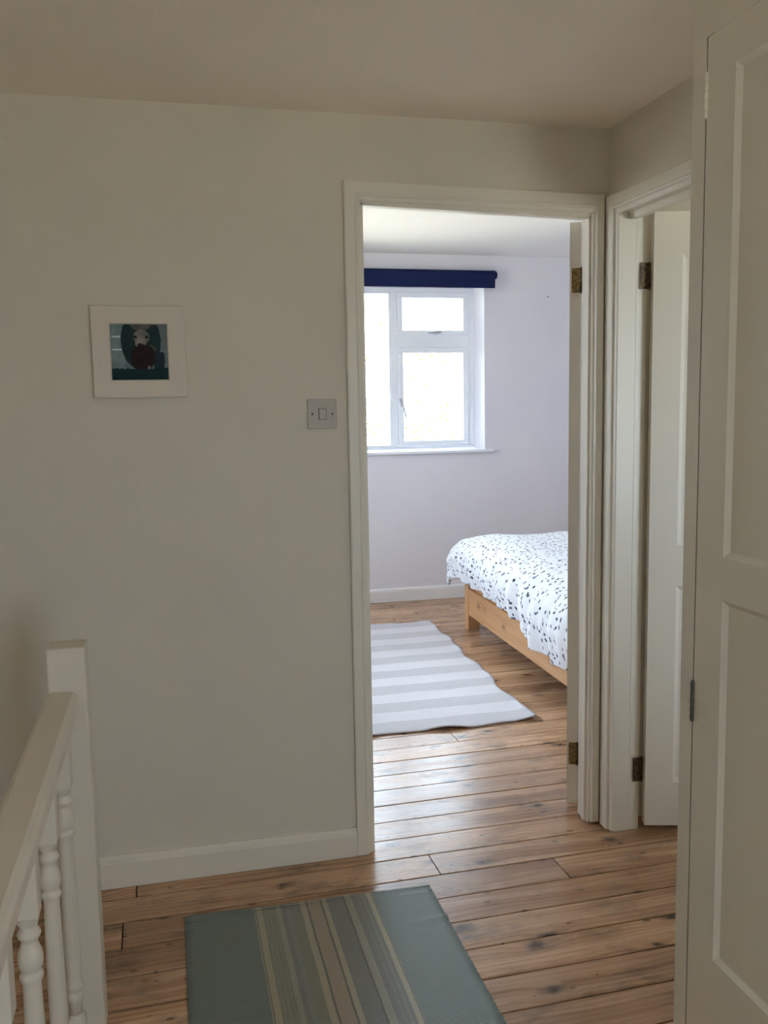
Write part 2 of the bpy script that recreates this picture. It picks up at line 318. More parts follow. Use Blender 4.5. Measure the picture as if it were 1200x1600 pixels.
def door_leaf(root, W, z0, z1, T, panels, mat, dep=0.012, bw=0.014, panel_name='panel'):
    """local frame: hinge edge at x=0, leaf runs +x; front face at y=0 looks to -y, back at y=T. stiles and rails in one frame with a bevelled hole per panel"""
    xs = sorted({0, W} | {p[0] for p in panels} | {p[1] for p in panels}); zs = sorted({z0, z1} | {p[2] for p in panels} | {p[3] for p in panels})
    inp = lambda x, z: any(p[0] < x < p[1] and p[2] < z < p[3] for p in panels)
    bm = bmesh.new(); vd = {}
    def v(x, y, z):
        k = (round(x, 5), round(y, 5), round(z, 5))
        if k not in vd: vd[k] = bm.verts.new(k)
        return vd[k]
    for y in (0, T):
        for a, b in zip(xs, xs[1:]):
            for c, d in zip(zs, zs[1:]):
                if not inp((a+b)/2, (c+d)/2): bm.faces.new((v(a, y, c), v(b, y, c), v(b, y, d), v(a, y, d)))
        for (a, b, c, d) in panels:
            yi = dep if y == 0 else T-dep
            px = sorted({a, b} | {x for x in xs if a < x < b}); pz = sorted({c, d} | {z for z in zs if c < z < d})
            per = [(x, c) for x in px] + [(b, z) for z in pz[1:]] + [(x, d) for x in px[::-1][1:]] + [(a, z) for z in pz[::-1][1:-1]]
            inn = lambda q: (min(max(q[0], a+bw), b-bw), min(max(q[1], c+bw), d-bw))
            for q, r in zip(per, per[1:]+per[:1]):
                i, j = inn(q), inn(r)
                f = [v(q[0], y, q[1]), v(r[0], y, r[1]), v(j[0], yi, j[1]), v(i[0], yi, i[1])]
                f = list(dict.fromkeys(f))
                if len(f) > 2: bm.faces.new(f)
    for a, b in zip(xs, xs[1:]):
        for z in (z0, z1): bm.faces.new((v(a, 0, z), v(b, 0, z), v(b, T, z), v(a, T, z)))
    for c, d in zip(zs, zs[1:]):
        for x in (0, W): bm.faces.new((v(x, 0, c), v(x, 0, d), v(x, T, d), v(x, T, c)))
    obj('stile_and_rail_frame', bm, mat, root)
    for (a, b, c, d) in panels:
        box(panel_name, a+bw*.6, b-bw*.6, dep, T-dep, c+bw*.6, d-bw*.6, mat, root)

# ------------------------------------------------------------------ setting: walls, ceiling, ground
X_L, X_BR, X_BL = -2.62, 2.50, -2.30
T1, T2 = 0.06, 0.09          # the two thin partitions
ZC, ZB = 2.269, 2.50
DO_L, DO_R = -0.81, -0.052   # rough opening of bedroom doorway
def struct(name, lst, mat): return boxes(name, lst, mat, None, 'structure')
# partition with the bedroom doorway: landing skin and bedroom skin
def two_skin(name, solids, axis, split, mats):
    out = []
    bm = bmesh.new()
    for b in solids: add_box(bm, *b)
    o = obj(name, bm, mats[0], None, 'structure'); o.data.materials.append(M[mats[1]])
    for p in o.data.polygons:
        if (axis == 'y' and p.normal.y > .9) or (axis == 'x' and p.normal.x > .9): p.material_index = 1
    return o
two_skin('wall_front', [(X_L-.1, DO_L, 0, T1, 0, ZB+.1), (DO_R, X_BR, 0, T1, 0, ZB+.1), (DO_L, DO_R, 0, T1, 2.022, ZB+.1)], 'y', 0, ('wall', 'bed_wall'))
two_skin('wall_right', [(0, T2, -.082, 0, 0, ZC+.05), (0, T2, -.706, -.082, 2.012, ZC+.05), (0, T2, ADDED_REAR_WIN[1], -.706, 0, ZC+.05), (0, T2, Y_REAR, ADDED_REAR_WIN[0], 0, ZC+.05), (0, T2, ADDED_REAR_WIN[0], ADDED_REAR_WIN[1], 0, ADDED_REAR_WIN[2]), (0, T2, ADDED_REAR_WIN[0], ADDED_REAR_WIN[1], ADDED_REAR_WIN[3], ZC+.05)], 'x', 0, ('wall', 'wall'))
struct('wall_left', [(X_L-.1, X_L, Y_REAR-.2, 0, -2.7, ZC+.05)], 'wall')
x0, x1, z0, z1 = ADDED_BACK_WIN
struct('wall_rear', [(X_L-.1, x0, Y_REAR-.2, Y_REAR, -2.7, ZC+.05), (x1, T2, Y_REAR-.2, Y_REAR, -2.7, ZC+.05), (x0, x1, Y_REAR-.2, Y_REAR, -2.7, z0), (x0, x1, Y_REAR-.2, Y_REAR, z1, ZC+.05)], 'wall')
struct('ceiling', [(X_L-.1, T2+.01, Y_REAR-.2, 0, ZC, ZC+.06), (T2+.01, X_SIDE+.2, -1.95, 0, ZC, ZC+.06)], 'ceiling')
x0, x1, z0, z1 = ADDED_SIDE_WIN
struct('wall_side_room', [(X_SIDE, X_SIDE+.2, -1.95, 0, -.2, ZC), (T2, x0, -1.95, -1.80, -.2, ZC), (x1, X_SIDE, -1.95, -1.80, -.2, ZC), (x0, x1, -1.95, -1.80, -.2, z0), (x0, x1, -1.95, -1.80, z1, ZC)], 'wall')
# bedroom
x0, x1, z0, z1 = BED_WIN; YO = Y_BED+.32
struct('wall_bedroom_far', [(X_BL-.2, x0, Y_BED, YO, -.2, ZB), (x1, X_BR+.1, Y_BED, YO, -.2, ZB), (x0, x1, Y_BED, YO, -.2, z0), (x0, x1, Y_BED, YO, z1, ZB)], 'bed_wall')
y0, y1, z0, z1 = ADDED_LEFT_WIN
struct('wall_bedroom_left', [(X_BL-.2, X_BL, T1, y0, -.2, ZB), (X_BL-.2, X_BL, y1, Y_BED, -.2, ZB), (X_BL-.2, X_BL, y0, y1, -.2, z0), (X_BL-.2, X_BL, y0, y1, z1, ZB)], 'bed_wall')
struct('wall_bedroom_right', [(X_BR, X_BR+.1, T1, Y_BED, -.2, ZB)], 'bed_wall')
struct('ceiling_bedroom', [(X_BL-.2, X_BR+.1, T1, YO, ZB, ZB+.08)], 'bed_ceiling')
struct('ground', [(-40, 40, YO+.02, 60, -3.1, -3.0), (-40, X_L-.22, Y_REAR-.22, YO+.02, -3.1, -3.0), (-40, 40, -40, Y_REAR-.22, -3.1, -3.0), (T2+.01, 40, Y_REAR-.22, -1.98, -3.1, -3.0)], 'grass')

# ------------------------------------------------------------------ floor and its boards
WELL = (X_L, -1.665, -3.9, -0.78)     # stairwell
fl = struct('floor', [(X_L, X_SIDE, WELL[3], Y_BED, -.15, -.0215), (WELL[1], X_SIDE, -1.95, WELL[3], -.15, -.0215), (WELL[1], T2, Y_REAR, -1.95, -.15, -.0215), (X_L, WELL[1], Y_REAR, WELL[2], -.15, -.0215)], 'under')
fl['label'] = 'bare old pine board floor running from landing into bedroom'
PIT, SL = 0.1283, 0.017
rot = math.atan(SL)
def board(x0, x1, k, w0=0.0, w1=1.0):
    """board k between gap k and gap k+1 (gap k at y=-.062+PIT*k on the line x=-.5)"""
    yb = -.062 + PIT*(k+w0); wd = PIT*(w1-w0) - random.uniform(.0035, .0062); L = x1-x0-.0036; b = .0014
    prof = [(0.0, -.02), (0.0, -b), (b, 0.0), (wd-b, 0.0), (wd, -b), (wd, -.02)]
    bm = bmesh.new(); A = [bm.verts.new((0, y, z)) for y, z in prof]; B = [bm.verts.new((L, y, z)) for y, z in prof]
    for i in range(5): bm.faces.new((A[i], B[i], B[i+1], A[i+1]))
    bm.faces.new(A); bm.faces.new(B[::-1])
    o = obj('floorboard', bm, 'floor', fl)
    o.location = (x0+.001, yb + SL*(x0+.5), -random.uniform(0, .0009)); o.rotation_euler = (0, 0, rot)
joints = {-1: [-.632], -2: [-1.56, -.262], -3: [-1.618], -4: [-1.622, .9], 0: [-1.53], 8: [.21, -1.2], 7: [-.234], 6: [1.3], 12: [.15, -1.3], 16: [.3], 20: [-.2, 1.1], 24: [.05], 26: [-.3]}
for k in range(-35, 29):
    yk = -.062 + PIT*k
    xa = X_L+.004 if yk > WELL[3]-.01 or yk+PIT < WELL[2] else WELL[1]+.012
    if yk > 0.1: xa = X_BL+.004
    xb = X_BR-.06 if yk > -.1 else (X_SIDE-.01 if yk > -1.8 else T2-.01)
    js = joints.get(k)
    if js is None:
        js = [random.uniform(-2.0, 2.0)]
        if abs(yk) < 1 and -1.6 < js[0] < .3: js = [.6]
    cuts = [xa] + [j for j in sorted(js) if xa+.15 < j < xb-.15] + [xb]
    for a, b in zip(cuts, cuts[1:]): board(a, b, k, 0.0, 1.0)

# stairwell below the banister
struct('wall_stairwell', [(WELL[1], WELL[1]+.09, WELL[2], WELL[3], -2.7, -.151), (WELL[0], WELL[1], WELL[3], WELL[3]+.09, -2.7, -.151), (WELL[0], WELL[1], WELL[2]-.09, WELL[2], -2.7, -.151), (WELL[0], WELL[1], WELL[2], WELL[3], -2.8, -2.7)], 'wall')
st = empty('staircase', (X_L, WELL[3], 0), kind='structure')
for i in range(12):
    b = box('step', .005, WELL[1]-X_L-.02, -.24*(i+1), -.24*i-.003, -.2*(i+1)-.2, -.2*(i+1), 'floor', st)

# ------------------------------------------------------------------ doorway casings
c1 = empty('trim_1', kind='structure'); c1['label'] = 'white moulded casing round the open bedroom doorway'
casing(c1, -.854, -.0205, .049, .0375, .055, 2.077, 2.0665, 0.002, .012, (1, 0, 0), (0, -1, 0))
def lining(parent, xl, xr, zl, zr, d0, d1, stop0, stop1, ps, to, zbl, zbr, rough):
    """door lining: jambs and head with a proud stop. to(a, d, z) maps along-wall, depth, height to a point"""
    for side in (0, 1):
        x, xo, s, zb = ((xl, rough[0], 1, zbl), (xr, rough[1], -1, zbr))[side]
        prof = [(xo, d0), (x, d0), (x, stop0), (x+s*ps, stop0), (x+s*ps, stop1), (x, stop1), (x, d1), (xo, d1)]
        zt = (zl, zr)[side]
        sweep('jamb', ([to(a, d, zb) for a, d in prof], [to(a, d, rough[2]) for a, d in prof]), 'trim', parent)
    prof = [(0, d0), (0, stop0), (-ps, stop0), (-ps, stop1), (0, stop1), (0, d1)]
    e = lambda x, z: [to(x, d0, rough[2]), *[to(x, d, z+h) for h, d in prof], to(x, d1, rough[2])]
    sweep('head_lining', (e(xl, zl), e(xr, zr)), 'trim', parent)
lining(c1, -.801, -.059, 2.018, 2.002, 0.0, T1+.002, 0.002, .022, .007, lambda a, d, z: Vector((a, d, z)), 0.0, .010, (-.8095, -.0525, 2.0215))
c2 = empty('trim_2', kind='structure'); c2['label'] = 'white moulded casing round the doorway in the right wall'
casing(c2, -.0205, -.762, .0675, .06, .06, 2.058, 2.044, .006, .006, (0, 1, 0), (-1, 0, 0))
lining(c2, -.0835, -.702, 2.000, 1.992, 0.0, T2, .030, .055, .020, lambda a, d, z: Vector((d, a, z)), .004, .004, (-.0825, -.7055, 2.0115))

# ------------------------------------------------------------------ skirtings
skirting('baseboard_front', (X_L, 0, 0.001), (-.855, 0, 0.001), (0, -1, 0), .107, .0905, .019)
skirting('baseboard_bedroom_far', (X_BL, Y_BED, 0.001), (X_BR, Y_BED, 0.001), (0, -1, 0), .098, .098, .018, 'bed_trim')
skirting('baseboard_bedroom_left', (X_BL, T1, 0.001), (X_BL, Y_BED-.019, 0.001), (1, 0, 0), .098, .098, .018, 'bed_trim')
skirting('baseboard_bedroom_right', (X_BR, T1, 0.001), (X_BR, Y_BED-.019, 0.001), (-1, 0, 0), .098, .098, .018, 'bed_trim')

# ------------------------------------------------------------------ hinges
def hinge(parent, loc, rz, h, wing_a, wing_b, mat, open_deg, name='hinge'):
    """butt hinge: knuckle on local z; wing A runs along local -x facing -y, wing B turned by open_deg about the knuckle"""
    bm = bmesh.new()
    add_box(bm, -wing_a, -.002, -.0012, .0012, 0, h)
    n = len(bm.verts); vs = add_box(bm, .002, wing_b, -.0012, .0012, 0, h)
    bmesh.ops.rotate(bm, verts=vs, cent=(0, 0, 0), matrix=Matrix.Rotation(math.radians(open_deg), 3, 'Z'))
    o = obj(name, bm, mat, parent); o.location = loc; o.rotation_euler = (0, 0, rz)
    bm = bmesh.new()
    for i in range(5):
        add_lathe(bm, [(.0046, h*i/5+.001), (.0052, h*i/5+.002), (.0052, h*(i+1)/5-.002), (.0046, h*(i+1)/5-.001)], 10)
    add_lathe(bm, [(.0036, -.002), (.0036, h+.002)], 10)
    obj('knuckle', bm, 'brass_dark' if 'brass' in mat else mat, o)
    if 'brass' in mat:
        for q in (.16, .5, .84):
            bm = bmesh.new(); add_lathe(bm, [(.0032, -.0022), (.0032, -.001)], 8, (-wing_a*.55 if q != .5 else -wing_a*.6, 0, h*q), 'Y'); obj('screw', bm, 'screw', o)
    return o

# ------------------------------------------------------------------ bedroom door (open into the bedroom, its hinge edge towards the landing)
TH1 = math.radians(117.5)
d1 = empty('door_1', (-.060, T1+.006, 0), kind='structure'); d1['label'] = 'white bedroom door swung wide open, hinge edge seen'
# local +x is the leaf direction (-x closed, turned clockwise by TH1); local -y/+y are its faces
d1.rotation_euler = (0, 0, math.pi - TH1)
# closed leaf: direction -x, landing face at y=T1-.036 ; in local frame (x'=-x) the landing face is on +y' side
door_leaf(d1,   .735, .042, 1.998, .036, [(.10, .635, .20, .86), (.10, .635, 1.0, 1.87)], 'trim')
for zc in (.182, 1.775):
    hinge(d1, (-.001, .001, zc), math.radians(-90), .078, .028, .028, 'brass', 180-117.5)
bm = bmesh.new(); add_lathe(bm, [(.012, -.001), (.022, .004), (.012, .012), (.010, .035), (.024, .048), (.026, .058), (.018, .068), (.004, .071)], 16, (.69, 0, 1.0), 'Y'); bmesh.ops.scale(bm, vec=(1, -1, 1), verts=bm.verts[:]); obj('door_knob', bm, 'brass', d1, smooth=True)

# ------------------------------------------------------------------ door of the room on the right
TH2 = math.radians(73)
d2 = empty('door_2', (.102, -.082, 0), kind='structure'); d2['label'] = 'white panelled door standing ajar in the right doorway'
d2.rotation_euler = (0, 0, TH2 - math.pi/2)
# leaf direction local +x; landing face on local -y side at y=-.036
leaf = empty('leaf', (.003, -.036, 0)); leaf.parent = d2
door_leaf(d2, .606, .028, 1.996, .036, [(.088, .51, .176, .831), (.088, .51, .963, 1.87)], 'trim')
for o in list(d2.children):
    if o.type == 'MESH': o.location = (.003, -.036, 0)
bpy.data.objects.remove(leaf)
for zc in (.170, 1.768):
    hinge(d2, (-.004, -.009, zc), math.pi/2-TH2, .080, .030, .004, 'brass_dark', -90)
bm = bmesh.new(); add_lathe(bm, [(.012, .001), (.022, -.004), (.012, -.012), (.010, -.035), (.024, -.048), (.026, -.058), (.018, -.068), (.004, -.071)], 16, (.565, -.036, 1.0), 'Y'); obj('door_knob', bm, 'brass', d2, smooth=True)

# ------------------------------------------------------------------ built-in cupboard on the right
XC = -.335
cup = empty('cupboard', (XC, -1.002, 0)); tag(cup, 'tall white built-in cupboard with panelled door in right foreground', 'cupboard')
cyl, cyr, dw = 0.0, -.82, .70          # local y: frame starts at 0 and runs towards the viewer
gap = .0045
fy = -.0495                             # edge of the door
boxes('face_frame', [(0, .022, fy+gap, 0, 0.0, ZC-.001), (0, .022, cyr, fy-dw-gap, 0, ZC-.001), (0, .022, fy-dw-gap, fy+gap, 2.1155, ZC-.001), (0, .022, fy-dw-gap, fy+gap, 0, .024)], 'cup', cup)
box('side_panel', .0225, -XC-.001, -.02, 0, 0, ZC-.001, 'cup', cup)
box('side_panel', .0225, -XC-.001, cyr, cyr+.02, 0, ZC-.001, 'cup', cup)
box('back_panel', -XC-.012, -XC-.001, cyr+.021, -.021, 0, ZC-.001, 'dark', cup)
box('gap_shade_strip', .0016, .020, fy+.0004, fy+gap-.0004, .03, ZC-.002, 'dark', cup)  # dark strip standing in for the shade inside the door gap
box('paint_filler', .0004, .020, fy-dw, fy-.022, 2.1132, 2.1153, 'cup', cup)
cd_ = empty('door', (0.0, fy, 0)); cd_.parent = cup; cd_.rotation_euler = (0, 0, -math.pi/2)
# local +x of the door runs to -y; its front face (-y local) looks to -x world
door_leaf(cd_, dw, .026, 2.113, .022, [(.091, .60, .265, 1.024), (.091, .60, 1.110, 2.037)], 'cup', dep=.0085, bw=.011)
for (zc, m_) in ((1.964, 'cup'), (.748, 'screw')):
    hg = hinge(cd_, (-.001, -.0015, zc), 0.0, .084, .004, .004, m_, 0, 'hinge')
bm = bmesh.new(); add_lathe(bm, [(.008, .0), (.008, -.012), (.016, -.02), (.017, -.028), (.010, -.034), (.002, -.035)], 16, (.655, 0, 1.03), 'Y'); obj('knob', bm, 'cup', cd_, smooth=True)

# ------------------------------------------------------------------ banister
ban = empty('banister', (-1.62, -.64, 0)); tag(ban, 'white painted wooden landing banister with turned balusters and square newel', 'banister')
bx, by = 1.62, .64   # to local
def lb(x0, x1, y0, y1, z0, z1): return (x0+bx, x1+bx, y0+by, y1+by, z0, z1)
box('newel_post', *lb(-1.660, -1.580, -.680, -.602, 0, .909), 'rail_paint', ban, bev=.004)
# handrail with rounded upper edges
pr = [(-.033, .768), (.030, .768), (.033, .772), (.033, .795), (.029, .806), (.022, .8125), (-.022, .8145), (-.030, .810), (-.034, .800), (-.034, .772)]
sweep('handrail', ([Vector((-1.631+bx+x, -.6805+by, z)) for x, z in pr], [Vector((-1.631+bx+x, -3.9+by, z)) for x, z in pr]), 'rail_paint', ban)
box('bottom_rail', *lb(-1.662, -1.598, -3.9, -.6805, 0, .035), 'rail_paint', ban, bev=.003)
def baluster():
    bm = bmesh.new(); h = .0185
    def sq(z0, z1): add_box(bm, -h, h, -h, h, z0, z1, .0015)
    sq(.6385, .7675); sq(.0355, .118)
    # chamfer from square to round then the turned shaft
    for (za, zb) in ((.6385, .622), (.118, .132)):
        A = [bm.verts.new((h*.96*math.copysign(min(1, abs(math.cos(a))*1.414), math.cos(a)), h*.96*math.copysign(min(1, abs(math.sin(a))*1.414), math.sin(a)), za)) for a in [2*math.pi*i/16 for i in range(16)]]
        B = [bm.verts.new((.0135*math.cos(2*math.pi*i/16), .0135*math.sin(2*math.pi*i/16), zb)) for i in range(16)]
        for i in range(16): bm.faces.new((A[i], A[(i+1) % 16], B[(i+1) % 16], B[i]))
    add_lathe(bm, [(.0130, .624), (.0128, .617), (.0165, .613), (.0182, .608), (.0165, .603), (.0130, .600), (.0128, .594), (.0150, .586), (.0182, .577), (.0196, .567), (.0188, .558), (.0160, .550),
        (.0140, .547), (.0172, .543), (.0184, .538), (.0168, .532), (.0145, .528), (.0142, .52), (.0152, .47), (.0166, .36), (.0165, .28), (.0152, .215), (.0148, .204), (.0178, .200), (.0188, .194), (.0172, .188),
        (.0140, .185), (.0142, .180), (.0175, .174), (.0182, .168), (.0160, .161), (.0132, .156), (.0130, .131)], 16)
    bmesh.ops.recalc_face_normals(bm, faces=bm.faces[:])
    me = bpy.data.meshes.new('baluster'); bm.to_mesh(me); bm.free()
    for p in me.polygons: p.use_smooth = len(p.vertices) == 4 and p.area < .0004
    return me
bme = baluster(); bme.materials.append(M['rail_paint'])
for i in range(12):
    o = bpy.data.objects.new('baluster', bme); C.objects.link(o); o.parent = ban; o.location = (-1.629+bx, -.772-.2485*i+by, 0)

# ------------------------------------------------------------------ landing rug
def rug(name, mat, x0, x1, y0, y1, th, nx, ny, edge, height, rot=0.0):
    """closed thin mesh with UV 0..1; y1 is the far end"""
    bm = bmesh.new(); uvl = bm.loops.layers.uv.new('UVMap'); top, bot = [], []
    for j in range(ny+1):
        for i in range(nx+1):
            u, v = i/nx, j/ny; dx, dy = edge(u, v); x = x0+(x1-x0)*u+dx; y = y0+(y1-y0)*v+dy; z = height(u, v)
            top.append((bm.verts.new((x, y, z+th)), u, v)); bot.append((bm.verts.new((x, y, z)), u, v))
    g = lambda L, i, j: L[j*(nx+1)+i]
    def quad(a, b, c, d):
        f = bm.faces.new([q[0] for q in (a, b, c, d)])
        for lp, q in zip(f.loops, (a, b, c, d)): lp[uvl].uv = (min(max(q[1], .002), .998), min(max(q[2], .002), .998))
        f.smooth = True
    for j in range(ny):
        for i in range(nx):
            quad(g(top, i, j), g(top, i+1, j), g(top, i+1, j+1), g(top, i, j+1)); quad(g(bot, i, j), g(bot, i, j+1), g(bot, i+1, j+1), g(bot, i+1, j))
    for i in range(nx):
        quad(g(bot, i, 0), g(bot, i+1, 0), g(top, i+1, 0), g(top, i, 0)); quad(g(top, i, ny), g(top, i+1, ny), g(bot, i+1, ny), g(bot, i, ny))
    for j in range(ny):
        quad(g(top, 0, j), g(top, 0, j+1), g(bot, 0, j+1), g(bot, 0, j)); quad(g(bot, nx, j), g(bot, nx, j+1), g(top, nx, j+1), g(top, nx, j))
    return obj(name, bm, mat)
def e1(u, v): return (.0008*math.sin(v*330)*(abs(u-.5) > .49), -.008*(u-.5)*2*(v > .97)+.002*math.sin(u*13)*(v > .99))
def h1(u, v):
    fold = .006*math.exp(-((v-.845-.02*(u-.9))/.012)**2)*max(0, (u-.84)/.16)
    return .0006+fold+.001*(1+math.sin(u*9+v*7))
lr = rug('striped_rug', 'rug', -1.396, -.687, -1.47, -.243, .004, 40, 220, e1, h1)
tag(lr, 'teal flat-woven rug with cream and beige stripes on the landing boards', 'rug')
hem = bmesh.new(); add_box(hem, -1.394, -.689, -.2585, -.2575, .0052, .0068); obj('hem_seam', hem, 'rug', lr)
lrh = [c for c in lr.children][0]; lrh.data.uv_layers.new(name='UVMap')

# bedroom rug
def e2(u, v):
    dx = (.085*v)*1.0 + (.012*math.sin(v*19)+.006*math.sin(v*41+1))*(u-.5)*2*(u > .5)
    dy = (.010*math.sin(u*14+.6)+.004*math.sin(u*31))*((v < .02) - .8*(v > .98))
    return dx, dy
def h2(u, v):
    near = math.exp(-v/.022); far = math.exp(-(1-v)/.03)
    lift = near*(.013*max(0, math.sin(u*19.0+1.2))+.010*math.exp(-((u-.30)/.10)**2)) + far*.007*max(0, math.sin(u*21))
    right = math.exp(-(1-u)/.02)*.008*max(0, math.sin(v*22+.5))
    return .0008 + lift + right + .0016*(1+math.sin(u*23+v*31)*math.sin(v*17))
br = rug('white_rug', 'rug2', -1.12, .178, .988, 2.945, .006, 90, 150, e2, h2)
tag(br, 'white and pale grey striped rug with wavy edges on the bedroom floor', 'rug')

# ------------------------------------------------------------------ bed
bed = empty('bed', (.43, 2.65, 0), math.radians(-1.5)); tag(bed, 'low pine bed frame with square corner legs under patterned duvet', 'bed')
# local: +x towards head, -y towards landing; foot rail outer face at x=0, far corner leg at y=0..0.075
BW = 1.62
for (lx, ly, h) in ((0, 0, .285), (0, -BW-.075, .285), (1.95, 0, .9), (1.95, -BW-.075, .9)):
    box('leg', lx-.004, lx+.071, ly, ly+.075, 0, h, 'pine', bed, bev=.003)
def rail(name, x0, x1, y0, y1, z0, z1, along_y):
    # grain runs along local x, so rails along y are built lengthwise in x and turned
    if not along_y: return box(name, x0, x1, y0, y1, z0, z1, 'pine', bed, bev=.002)
    bm = bmesh.new(); add_box(bm, 0, y1-y0, 0, z1-z0, 0, x1-x0, .002); o = obj(name, bm, 'pine', bed)
    # local x -> -y ; local y -> +z ; local z -> -x
    o.matrix_local = Matrix(((0, 0, -1, x1), (-1, 0, 0, y1), (0, 1, 0, z0), (0, 0, 0, 1))); return o
rail('foot_rail', 0, .024, -BW, -.0005, .100, .268, True)
rail('foot_rail_lip', .018, .040, -BW, -.0005, .2705, .302, True)
rail('side_rail', .0715, 1.945, .040, .064, .10, .268, False)
rail('side_rail', .0715, 1.945, -BW-.064, -BW-.040, .10, .268, False)
rail('head_rail', 1.97, 1.994, -BW, -.0005, .45, .86, True)
for i in range(10): box('slat', .20+i*.18, .27+i*.18, -BW-.038, .038, .205, .222, 'pine', bed)
mt = None
bm = bmesh.new(); add_box(bm, .045, 1.94, -BW-.035, .035, .2235, .46, .04); mt = obj('mattress', bm, 'mattress'); mt.location = bed.location; mt.rotation_euler = bed.rotation_euler
tag(mt, 'white mattress lying on the pine bed frame beneath the duvet', 'mattress')

# duvet: a cloth laid over mattress, hanging over foot and both sides
def duvet():
    na, nb = 110, 150
    hx, hy = 1.55, 1.78     # flat half? lengths of the laid cloth, metres: a from foot hem to head, b from near hem to far hem
    bm = bmesh.new(); uvl = bm.loops.layers.uv.new('UVMap'); V = []
    def prof(d, drop):
        """d = distance in from the hem along the cloth; returns (outward offset from the edge, z)"""
        # superellipse-like shoulder
        R = .30
        pts = [(0.0, (-.030, .0)), (.06, (-.050, .055)), (.13, (-.065, .125)), (.20, (-.050, .195)), (.28, (.0, .262)), (.38, (.085, .308)), (.50, (.195, .335)), (.66, (.35, .350)), (.9, (.59, .356)), (3.0, (2.69, .356))]
        for (d0, p0), (d1, p1) in zip(pts, pts[1:]):
            if d <= d1:
                t = (d-d0)/(d1-d0); return p0[0]+(p1[0]-p0[0])*t, p0[1]+(p1[1]-p0[1])*t
    from mathutils import noise
    for j in range(nb+1):
        b = j/nb*2.40                       # along the bed's width, from near hem
        for i in range(na+1):
            a = (i/na)**1.25*1.95           # from foot hem towards the head
            ox, zx = prof(a, 0); oy1, zy1 = prof(b, 0); oy2, zy2 = prof(2.40-b, 0)
            y = (-BW-.055+oy1) if b < 1.2 else (.060-oy2)
            yt = (b-1.2)/1.2
            x = -.020+ox
            zy = min(zy1, zy2)
            z = min(zx, zy)
            # soft-min so the corner is round
            k = 26.0; z = -math.log(math.exp(-k*zx)+math.exp(-k*zy))/k + .012
            ph = b*1.0
            # hem height varies along the foot: tucked higher at far end, lower near the door
            fx = max(0.0, 1-a/.34); fyf = max(0.0, 1-(2.40-b)/.34)
            bb = y   # world-ish y in bed frame, 0 far .. -1.6 near
            base = .333 - .060*min(1, max(0, (-bb-.35)/1.2))
            low = -.066/(1+math.exp((bb+1.13)/.030))*fx
            # folds grow towards the hem
            fold = (math.sin(bb*31+1.2*math.sin(bb*6)+a*5)*.55+math.sin(bb*57+a*9+1.0)*.25)
            foldx = .030*fold*fx**1.1
            big = math.exp(-((bb+1.16-.55*a)/.050)**2)*(min(1, a/.1))*max(0, 1-a/.62)
            nz = noise.noise(Vector((x*3.1, y*3.1, 3.0)))*.007 + noise.noise(Vector((x*8, y*8, 9.0)))*.006
            folds_far = .014*math.sin(x*27)*fyf
            xx = x - foldx*1.0 + .045*big*fx - .022*math.exp(-((bb+1.31-.55*a)/.07)**2)*fx - .10*fyf*fx*.55
            yy = y + folds_far + .04*fyf*fx
            zz = base + z*(.335+.0*a)/.335 + low + nz - .020*big + .004*fold*(1-fx)*max(0, 1-a/.8)
            zz += (.62-base-.345)*min(1, max(0, (a-.12)/.55)) - .045*fyf*fx + .028*min(1, max(0, (a-.55)/.9))
            V.append((bm.verts.new((xx, yy, zz)), a, b))
    g = lambda i, j: V[j*(na+1)+i]
    for j in range(nb):
        for i in range(na):
            q = (g(i, j), g(i+1, j), g(i+1, j+1), g(i, j+1)); f = bm.faces.new([p[0] for p in q]); f.smooth = True
            for lp, p in zip(f.loops, q): lp[uvl].uv = (p[1], p[2])
    return bm
dv = obj('duvet', duvet(), 'duvet'); dv.location = bed.location; dv.rotation_euler = bed.rotation_euler
md = dv.modifiers.new('thickness', 'SOLIDIFY'); md.thickness = .012; md.offset = 1.0
tag(dv, 'white duvet printed with small dark and grey leaves, draped over the bed', 'duvet')

# ------------------------------------------------------------------ bedroom window
YW = 3.87                                     # inner face of the window frame
wn = empty('window_1', (0, YW, 0), kind='structure'); wn['label'] = 'white casement window with top opener in the bedroom'
x0, x1, z0, z1 = BED_WIN; zb, zt = 1.102, 2.298
SB, ST = 1.128, 2.262                       # inside of the outer frame
MU = (.250, .302); MU2 = (-.702, -.650); TR = (1.862, 1.952)
boxes('outer_frame', [(x0, x1, 0, .06, zb, SB), (x0, x1, 0, .06, ST, zt), (x0, x0+.05, 0, .06, SB, ST), (.852, x1, 0, .06, SB, ST), (MU[0], MU[1], 0, .06, SB, ST), (MU2[0], MU2[1], 0, .06, SB, ST), (MU[1], .852, 0, .06, TR[0], TR[1]), (x0+.05, MU2[0], 0, .06, TR[0], TR[1])], 'upvc', wn, bev=.003)
def sash(xa, xb, za, zb_, wd=.042, wb=.042):
    s = boxes('sash', [(xa+.002, xb-.002, -.012, .05, za+.002, za+wb), (xa+.002, xb-.002, -.012, .05, zb_-wd, zb_-.002), (xa+.002, xa+wd, -.0115, .0495, za+wb, zb_-wd), (xb-wd, xb-.002, -.0115, .0495, za+wb, zb_-wd)], 'upvc', wn, bev=.004)
    box('pane', xa+wd-.004, xb-wd+.004, .018, .024, za+wb-.004, zb_-wd+.004, 'glass', s)
    return s
s_top = sash(MU[1], .852, TR[1], ST, .040, .034); s_low = sash(MU[1], .852, SB, TR[0], .042, .040)
sash(x0+.05, MU2[0], TR[1], ST, .040, .034); sash(x0+.05, MU2[0], SB, TR[0], .042, .040)
box('pane', MU2[1]-.003, MU[0]+.003, .018, .024, SB-.003, ST+.003, 'glass', wn)
